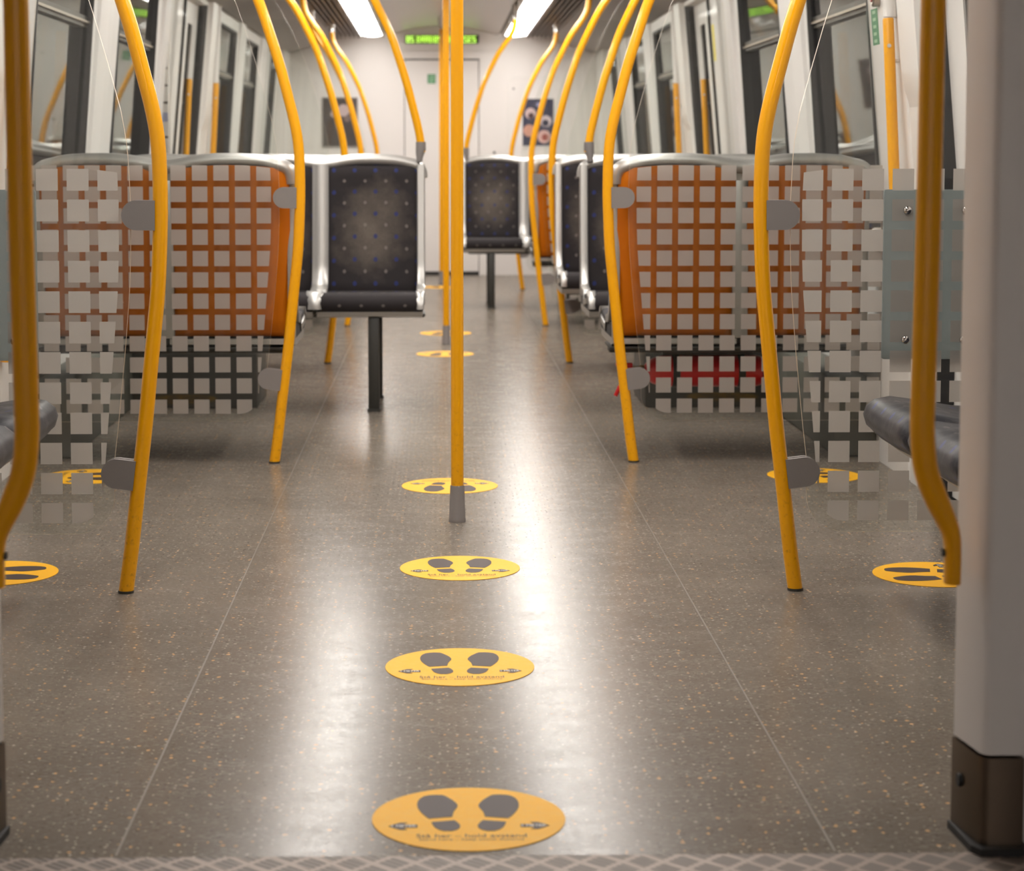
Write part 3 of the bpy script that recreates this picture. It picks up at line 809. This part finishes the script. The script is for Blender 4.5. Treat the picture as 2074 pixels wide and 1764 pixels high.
GRP2, GRP3 = 'two-place transverse seats', 'three-place transverse seats'
# local x grows from the aisle end towards the wall for the right-hand rows facing the camera; rows turned round or on the left use the far end
double = seat_row(2, 'double_seat', 'x', GRP2, None)
triple = seat_row(3, 'triple_seat', 'x', GRP3, 0.20)
# mirrored triple (leg near the other end)
tripl2 = seat_row(3, 'triple_seat', 'x', GRP3, 3 * PITCH - 0.20)
W2, W3 = 2 * PITCH, 3 * PITCH
def put(root, first, xlo, W, Y, away, label):
    loc = (xlo + W, Y, 0) if away else (xlo, Y, 0)
    if first: root.location = loc; root.rotation_euler = (0, 0, PI if away else 0); root['label'] = label; return root
    return dup(root, loc, PI if away else 0, label)
put(double, True, 0.520, W2, 6.70, True, 'orange-backed seat pair on the right seen from behind, extinguisher hung under it')
put(double, False, -0.520 - W2, W2, 6.70, True, 'orange-backed seat pair on the left seen from behind through the near glass screens')
put(double, False, 0.533, W2, 8.30, False, 'dark fabric seat pair facing us on the right, behind the nearest orange-backed pair')
put(double, False, 0.510, W2, 9.66, False, 'dark fabric seat pair facing us on the right, second row back, before the third pole')
put(double, False, -0.510 - W2, W2, 9.66, False, 'dark fabric seat pair facing us on the left, hidden behind the three-place seat')
put(double, False, 0.520, W2, 12.06, True, 'far orange-backed seat pair on the right, seen from behind beyond the middle side door')
put(double, False, -0.520 - W2, W2, 12.06, True, 'far orange-backed seat pair on the left, seen from behind beyond the middle side door')
put(double, False, -0.533 - W2, W2, 13.72, False, 'far dark seat pair facing us on the left, last row before the end wall')
put(triple, True, 0.105, W3, 13.70, False, 'far dark three-place seat facing us on the right of the centre pole')
put(tripl2, True, -0.105 - W3, W3, 8.30, False, 'dark three-place seat facing us on the left of the centre pole, single dark leg')

# curved poles that rise from the aisle corner of a seat back
def seat_pole(sg, Xc, Y, label):
    """Xc = x of the bracket on the seat corner"""
    t = thing('seat_pole', label, 'pole', (0, 0, 0), 0, 'short curved poles standing on seat backs')
    h0 = 1.05
    path = smooth_path([(Xc + sg * (x - pole_x(h0)), 0 + Y, h) for h, x in SHAPE if h > 1.0 and h >= 1.02], 4)
    MB().tube(path, PR * .97, 20).build('pole', M['yellow'], t, 40)
    xt = Xc + sg * (0.840 - pole_x(h0))
    MB().lathe([(0.020, 1.93), (0.020, 1.955), (0.026, 2.0), (0.026, 2.06)], (xt, Y, 0)).build('ceiling_fitting', M['chrome'], t)
    b = MB(); b.tube([(Xc, Y, 1.062), (Xc, Y, 1.03), (Xc + sg * 0.004, Y + .0, 1.012), (Xc + sg * .005, Y - .002, .995), (Xc + sg * .006, Y - .004, .98)], [(0.020, 0.0205), (0.021, 0.021), (0.020, 0.017), (0.018, 0.013), (0.016, 0.012)], 16)
    b.build('bracket', M['grey_plastic'], t, 50)
seat_pole(-1, -0.122, 8.325, 'curved yellow pole rising from the corner of the left three-place seat')
seat_pole(1, 0.571, 8.325, 'curved yellow pole rising from the corner of the near right dark seat pair')
seat_pole(1, 0.142, 13.725, 'curved yellow pole rising from the corner of the far right three-place seat')
seat_pole(-1, -0.571, 13.745, 'curved yellow pole rising from the far left seat pair, mostly hidden')

# ------------------------------------------------------------------ seat pads along the walls by the portal
def wall_seat(sg, Y, label):
    """pad reaching from the wall towards the aisle; about 0.41 m along the car"""
    t = thing('tip_up_seat', label, 'seat', (0, Y, 0), 0, 'padded wall seats by the portal')
    hl = 0.205
    pr = [(1.40, 0.452), (1.25, 0.440), (1.10, 0.446), (1.0, 0.462), (0.955, 0.468), (0.925, 0.462), (0.906, 0.446), (0.900, 0.426), (0.906, 0.404), (0.922, 0.386), (0.95, 0.372), (1.10, 0.335), (1.25, 0.32), (1.40, 0.32)]
    rows = []
    for (y, s_, dz) in ((-hl, 0.62, -.012), (-hl + .006, 0.80, -.006), (-hl + .02, .93, 0), (-hl + .05, 1, 0), (-.08, 1, -.004), (.08, 1, -.004), (hl - .05, 1, 0), (hl - .02, .93, 0), (hl - .006, .80, -.006), (hl, .62, -.012)):
        rows.append([(sg * (1.40 + (x - 1.40) * (0.93 + .07 * s_)), y, 0.405 + (z - 0.405) * s_ + dz) for x, z in pr])
    b = MB(); b.loft(rows, close=True); b.add(rows[0], [tuple(range(len(pr)))]); b.add(rows[-1], [tuple(range(len(pr)))])
    b.build('cushion', M['pad_fabric'], t, 50)
    pr = [(1.40, 0.325), (1.24, 0.318), (1.10, 0.330), (0.985, 0.362), (0.955, 0.374), (0.950, 0.366), (0.985, 0.340), (1.08, 0.298), (1.20, 0.272), (1.40, 0.262)]
    b = MB(); b.prism([(sg * x, z) for x, z in pr], -hl + .012, hl - .012, 'xz'); b.build('seat_shell', M['shell_white'], t, 40)
    # back pad on the wall
    rows = []
    for (y, s_) in ((-hl, 0.9), (-hl + .02, 1), (hl - .02, 1), (hl, 0.9)):
        rows.append([(sg * x, y, 0.70 + (z - 0.70) * s_) for x, z in ((1.408, 0.47), (1.36, 0.48), (1.345, 0.52), (1.352, 0.7), (1.36, 0.9), (1.375, 0.93), (1.408, 0.94))])
    b = MB(); b.loft(rows, close=True); b.add(rows[0], [tuple(range(7))]); b.add(rows[-1], [tuple(range(7))])
    b.build('backrest', M['pad_fabric'], t, 50)
for sg, lst in ((1, [(4.30, 'worn blue-grey wall seat on the right, the one touching the bolted glass screen'), (3.87, 'worn blue-grey wall seat on the right, second from the bolted glass screen'), (3.44, 'blue-grey wall seat on the right, closest to the white portal post')]),
                (-1, [(4.30, 'worn blue-grey wall seat on the left, the one touching the bolted glass screen'), (3.87, 'worn blue-grey wall seat on the left, nearer the portal, cut by the photo edge')])):
    for Y, lab in lst: wall_seat(sg, Y, lab)

# ------------------------------------------------------------------ floor stickers
def px2(pts, cx=1027, cy=458, ux=883, uy=287, R=0.1465):
    return [((x - cx) / ux * R, (cy - y) / uy * R) for x, y in pts]
SOLE = px2([(552, 330), (560, 300), (580, 276), (615, 256), (660, 247), (720, 243), (790, 245), (820, 257), (850, 274), (885, 295), (912, 318), (928, 338), (928, 358), (910, 380), (892, 403), (884, 425), (878, 450), (665, 465), (640, 450), (605, 422), (575, 390), (558, 362)])
HEEL = px2([(688, 497), (895, 482), (922, 498), (942, 518), (948, 535), (940, 552), (915, 566), (870, 577), (800, 576), (755, 565), (720, 545), (700, 522)])
ARROW = px2([(300, 532), (350, 515), (405, 501), (472, 501), (430, 519), (562, 519), (562, 545), (430, 545), (472, 563), (405, 563), (350, 548)])
STK = {}
def sticker_meshes():
    if STK: return STK
    circ = [(0.1465 * math.cos(2 * PI * k / 72), 0.1465 * math.sin(2 * PI * k / 72)) for k in range(72)]
    STK['disc'] = MB().prism(circ, 0.0, 0.0010, 'xy').mesh('disc', M['sticker'], 0)
    for s_, nm in ((1, 'l'), (-1, 'r')):
        b = MB(); b.prism([(s_ * x, y) for x, y in SOLE], 0.0010, 0.0015, 'xy'); b.prism([(s_ * x, y) for x, y in HEEL], 0.0010, 0.0015, 'xy')
        STK['foot' + nm] = b.mesh('footprint', M['sticker_black'], 0)
        b = MB(); b.prism([(s_ * x, y) for x, y in ARROW], 0.0010, 0.0015, 'xy'); STK['arrow' + nm] = b.mesh('arrow', M['sticker_black'], 0)
    STK['meter'] = text_mesh('1 METER', 0.036, 0.0105, M['sticker_white'], 'lettering')
    STK['t1'] = text_mesh('St\u00e5 her \u2013 hold avstand', 0.163, 0.0160, M['sticker_black'], 'norwegian_text')
    STK['t2'] = text_mesh('Stand here \u2013 keep social distance', 0.155, 0.0130, M['sticker_text'], 'english_text')
    return STK
def floor_sticker(X, Y, rz, label, src=[None]):
    grp = 'round yellow footprint stickers on the floor'
    if src[0]: return dup(src[0], (X, Y, 0.0002), rz, label)
    m = sticker_meshes()
    t = thing('floor_sticker', label, 'floor sticker', (X, Y, 0.0002), rz, grp)
    mesh_obj('disc', m['disc'], t); mesh_obj('footprint', m['footl'], t); mesh_obj('footprint', m['footr'], t)
    for s_, k in ((-1, 'arrowl'), (1, 'arrowr')):
        a = mesh_obj('arrow', m[k], t); mesh_obj('lettering', m['meter'], a, (s_ * 0.0975, -0.0378, 0.0017))
    mesh_obj('norwegian_text', m['t1'], t, (0.003, -0.0815, 0.0013)); mesh_obj('english_text', m['t2'], t, (0.003, -0.0985, 0.0013))
    src[0] = t; return t
floor_sticker(-0.009, 2.985, 0, 'yellow footprint sticker nearest the tread plate at the bottom of the photo')
floor_sticker(-0.012, 3.897, 0, 'yellow footprint sticker, second from the tread plate along the aisle')
floor_sticker(-0.001, 4.852, 0, 'yellow footprint sticker, third from the tread plate along the aisle')
floor_sticker(-0.018, 6.085, PI, 'yellow footprint sticker right behind the foot of the nearest centre pole')
floor_sticker(-0.016, 10.215, PI, 'yellow footprint sticker just before the foot of the middle centre pole')
floor_sticker(-0.008, 11.43, PI, 'yellow footprint sticker just beyond the foot of the middle centre pole')
floor_sticker(-0.02, 15.5, 0, 'yellow footprint sticker farthest away, near the end wall door')
floor_sticker(1.138, 4.755, PI / 2, 'yellow footprint sticker by the near right side door, closer to us')
floor_sticker(-1.118, 4.81, -PI / 2, 'yellow footprint sticker by the near left side door, cut by the photo edge')
floor_sticker(1.131, 6.268, PI / 2, 'yellow footprint sticker on the right seen beside the lower clamp and through the glass')
floor_sticker(-1.150, 6.285, -PI / 2, 'yellow footprint sticker on the left seen between the frosted squares')

# ------------------------------------------------------------------ fire extinguisher under the right orange seat pair
t = thing('fire_extinguisher', 'red fire extinguisher lying in a bracket under the right orange-backed seat pair', 'fire extinguisher', (0, 6.90, 0.265))
MB().lathe([(0.0001, 0.655), (0.018, 0.657), (0.030, 0.665), (0.044, 0.685), (0.053, 0.715), (0.055, 0.74), (0.055, 1.04), (0.050, 1.06), (0.035, 1.07), (0.0001, 1.072)], axis='x', seg=32).build('cylinder', M['red'], t, 40)
MB().lathe([(0.012, 0.612), (0.016, 0.614), (0.016, 0.64), (0.020, 0.642), (0.020, 0.658)], axis='x', seg=18).build('valve', M['brass'], t, 40)
b = MB(); b.rbox(0.585, 0.618, -0.010, 0.010, -0.012, 0.028, 0.004); b.rbox(0.560, 0.60, -0.008, 0.008, 0.016, 0.030, 0.004); b.build('trigger', M['red'], t)
MB().tube(smooth_path([(0.60, -0.005, -0.01), (0.575, -0.012, -0.05), (0.558, -0.015, -0.085)], 5), [0.007] * 11, 10).build('lever', M['red'], t)
MB().tube(smooth_path([(0.615, 0.012, -0.012), (0.635, 0.045, -0.03), (0.68, 0.068, -0.02), (0.76, 0.066, 0.0)], 6), 0.007, 12).build('hose', M['rubber'], t)
b = MB()
for x in (0.765, 0.99):
    b.lathe([(0.0565, x - .012), (0.0575, x - .012), (0.0575, x + .012), (0.0565, x + .012)], axis='x', seg=32)
b.rbox(0.72, 1.03, -0.02, 0.02, 0.056, 0.066, 0.003); b.rbox(0.76, 0.79, -0.012, 0.012, 0.06, 0.10, 0.003); b.rbox(0.97, 1.0, -0.012, 0.012, 0.06, 0.10, 0.003)
b.build('bracket', M['dark'], t)

# ------------------------------------------------------------------ signs, posters and labels
t = thing('led_sign', 'black destination display with green glowing letters above the end wall door', 'sign', (0, EW - 0.032, 0))
MB().rbox(-0.322, 0.298, -0.012, 0.002, 1.951, 2.021, 0.003).build('case', M['rubber'], t)
b = MB(); random.seed(5)
x = -0.312; i = 0
def glyph(b, x, w, rows):
    n = len(rows); m = len(rows[0])
    for r, row in enumerate(rows):
        for c, ch in enumerate(row):
            if ch == '1':
                cx = x + (c + .5) * w / m; cz = 2.013 - (r + .5) * 0.056 / n
                b.box(cx - w / m * .47, cx + w / m * .47, -0.0145, -0.0122, cz - 0.056 / n * .47, cz + 0.056 / n * .47)
G = [['1111', '1001', '1001', '1111', '1001', '1001', '1111'], ['1111', '1000', '1000', '1111', '1000', '1000', '1111'], ['1111', '1001', '1001', '1111', '1010', '1001', '1001'], ['1111', '1000', '1000', '1111', '0001', '0001', '1111'], ['1110', '1001', '1001', '1110', '1001', '1001', '1110']]
for k in range(2): glyph(b, x, 0.029, G[(k * 3) % 5]); x += 0.036
x += 0.016
while x < 0.27:
    glyph(b, x, 0.029, random.choice(G)); x += 0.036
b.build('green_letters', M['led'], t, 0)
o = MB().box(-0.134, -0.067, EW + 0.0145, EW + 0.018, 1.619, 1.697).build('door_sign', M['green'], smooth=0)
tag(o, 'small green square sign on the end wall door', 'sign')
b = MB()
for z in (1.682, 1.665, 1.648, 1.632): b.box(-0.122, -0.088 + 0.012 * (z > 1.64), EW + 0.0138, EW + 0.0146, z - .004, z + .004)
b.build('printed_lines', M['green_print'], o, smooth=0)
M['poster_a'] = print_mat('poster_dark', lin(62, 50, 46), [(0.03, 0.10, 0.055, lin(190, 170, 170)), (-0.05, 0.07, 0.035, lin(170, 150, 150)), (0.06, 0.03, 0.03, lin(120, 100, 95))])
M['poster_b'] = print_mat('poster_navy', lin(44, 48, 78), [(-0.065, 0.075, 0.05, lin(205, 180, 180)), (-0.06, 0.055, 0.028, lin(70, 40, 45)), (0.065, 0.01, 0.052, lin(200, 185, 190)), (0.062, -0.005, 0.03, lin(40, 38, 60)), (-0.075, -0.07, 0.055, lin(205, 150, 130)), (0.05, -0.12, 0.06, lin(210, 170, 165)), (0.06, -0.125, 0.03, lin(150, 70, 60)), (0.0, 0.15, 0.02, lin(150, 150, 190))])
def poster(xc, zc, wd, ht, mt, frame, label):
    t = thing('poster', label, 'poster', (xc, EW - 0.006, zc))
    MB().box(-wd / 2, wd / 2, -0.003, 0.003, -ht / 2, ht / 2).build('print', mt, t, smooth=0)
    b = MB(); f = 0.012
    b.box(-wd / 2 - f, wd / 2 + f, -0.006, 0.006, ht / 2, ht / 2 + f); b.box(-wd / 2 - f, wd / 2 + f, -0.006, 0.006, -ht / 2 - f, -ht / 2)
    b.box(-wd / 2 - f, -wd / 2, -0.006, 0.006, -ht / 2, ht / 2); b.box(wd / 2, wd / 2 + f, -0.006, 0.006, -ht / 2, ht / 2)
    b.build('frame', frame, t, smooth=0)
poster(-0.873, 1.292, 0.277, 0.395, M['poster_a'], M['grey_plastic'], 'dark brown framed poster on the end wall left of the door')
poster(0.800, 1.292, 0.262, 0.395, M['poster_b'], M['white_gloss'], 'navy blue poster with pale round pictures on the end wall right of the door')
# cabinet flap outline round the right poster
outl, inl = rrect(0.535, 1.022, 0.55, 1.68, 0.06, 8), rrect(0.563, 0.994, 0.578, 1.652, 0.05, 8)
n = len(outl); b = MB()
b.add([(x, EW - 0.008, z) for x, z in outl] + [(x, EW - 0.008, z) for x, z in inl] + [(x, EW + 0.0, z) for x, z in outl] + [(x, EW, z) for x, z in inl],
      [(k, (k + 1) % n, n + (k + 1) % n, n + k) for k in range(n)] + [(2 * n + k, 2 * n + (k + 1) % n, (k + 1) % n, k) for k in range(n)] + [(n + k, n + (k + 1) % n, 3 * n + (k + 1) % n, 3 * n + k) for k in range(n)])
o = thing('wall_cabinet', 'white flush cabinet with a rounded rim in the end wall, behind the navy poster', 'cabinet', (0, 0, 0))
b.build('rim', M['white_gloss'], o, smooth=0)
MB().prism(rrect(0.566, 0.991, 0.582, 1.649, 0.05, 8), EW - 0.0025, EW - 0.0005).build('flap', M['white'], o, smooth=0)
MB().lathe([(0.008, -0.004), (0.008, 0.0)], (0.592, EW - 0.001, 1.575), 'y', 14).build('lock', M['dark'], o)
o = MB().lathe([(0.011, -0.006), (0.011, 0.001)], (0.43, EW, 1.037), 'y', 18).build('key_lock', M['dark'])
tag(o, 'small dark round lock in the end wall right of the door', 'lock')

def wall_label(sg, y0, y1, h0, h1, mt, name, label, cat, prints=None, d=-0.0135):
    b = MB()
    q = lambda y, h, e: (sg * (wx(h) + d + e), y, h)
    b.add([q(y0, h0, 0), q(y1, h0, 0), q(y1, h1, 0), q(y0, h1, 0), q(y0, h0, .002), q(y1, h0, .002), q(y1, h1, .002), q(y0, h1, .002)], [(0, 1, 2, 3), (4, 7, 6, 5), (0, 4, 5, 1), (1, 5, 6, 2), (2, 6, 7, 3), (3, 7, 4, 0)])
    o = b.build(name, mt, smooth=0); tag(o, label, cat)
    if prints:
        b = MB()
        for k in range(5):
            a = h0 + (h1 - h0) * (k + .3) / 5; c = a + (h1 - h0) * 0.09
            b.add([q(y0 + (y1 - y0) * .25, a, -.0006), q(y1 - (y1 - y0) * .25, a, -.0006), q(y1 - (y1 - y0) * .25, c, -.0006), q(y0 + (y1 - y0) * .25, c, -.0006)], [(0, 1, 2, 3)])
        b.build('printed_lines', prints, o, smooth=0)
    return o
wall_label(1, 6.47, 6.56, 1.36, 1.475, M['green'], 'safety_label', 'green strip label on the right wall above the near yellow grab bar', 'label', M['green_print'])
wall_label(1, 10.09, 10.16, 1.48, 1.66, M['yellow_label'], 'warning_label', 'yellow strip label on the right wall before the middle side door', 'label', None, -0.026)
wall_label(1, 11.42, 11.50, 1.53, 1.58, M['red_label'], 'alarm_label', 'small red label on the right wall past the middle side door', 'label')
wall_label(-1, 11.47, 11.56, 1.46, 1.64, M['red_label'], 'alarm_label', 'narrow red label on the left wall past the middle side door', 'label')
t = thing('lock_rosette', 'round chrome key lock on the right wall above the green strip label', 'lock', (1.335, 6.44, 1.50))
MB().lathe([(0.018, -0.008), (0.024, -0.004), (0.024, 0.02)], axis='x', seg=22).build('rosette', M['steel'], t)
MB().lathe([(0.009, -0.012), (0.009, -0.007)], axis='x', seg=16).build('core', M['red_label'], t)
t = thing('route_strip', 'white vertical strip with printed line map on the left wall before the middle door', 'map', (-1.372, 9.86, 0))
b = MB(); b.rbox(-0.02, 0.016, -0.045, 0.045, 1.02, 1.87, 0.004); b.build('strip', M['white_gloss'], t)
b = MB(); z = 1.09
while z < 1.85: b.box(-0.019 + 0.0, 0.0155, -0.0462, -0.045, z, z + 0.012); z += 0.083
b.build('station_marks', M['sticker_black'], t, 0)
MB().box(-0.018, 0.015, -0.0464, -0.045, 1.17, 1.215).build('blue_mark', mat('blue_print', lin(150, 155, 190), .4), t, smooth=0)
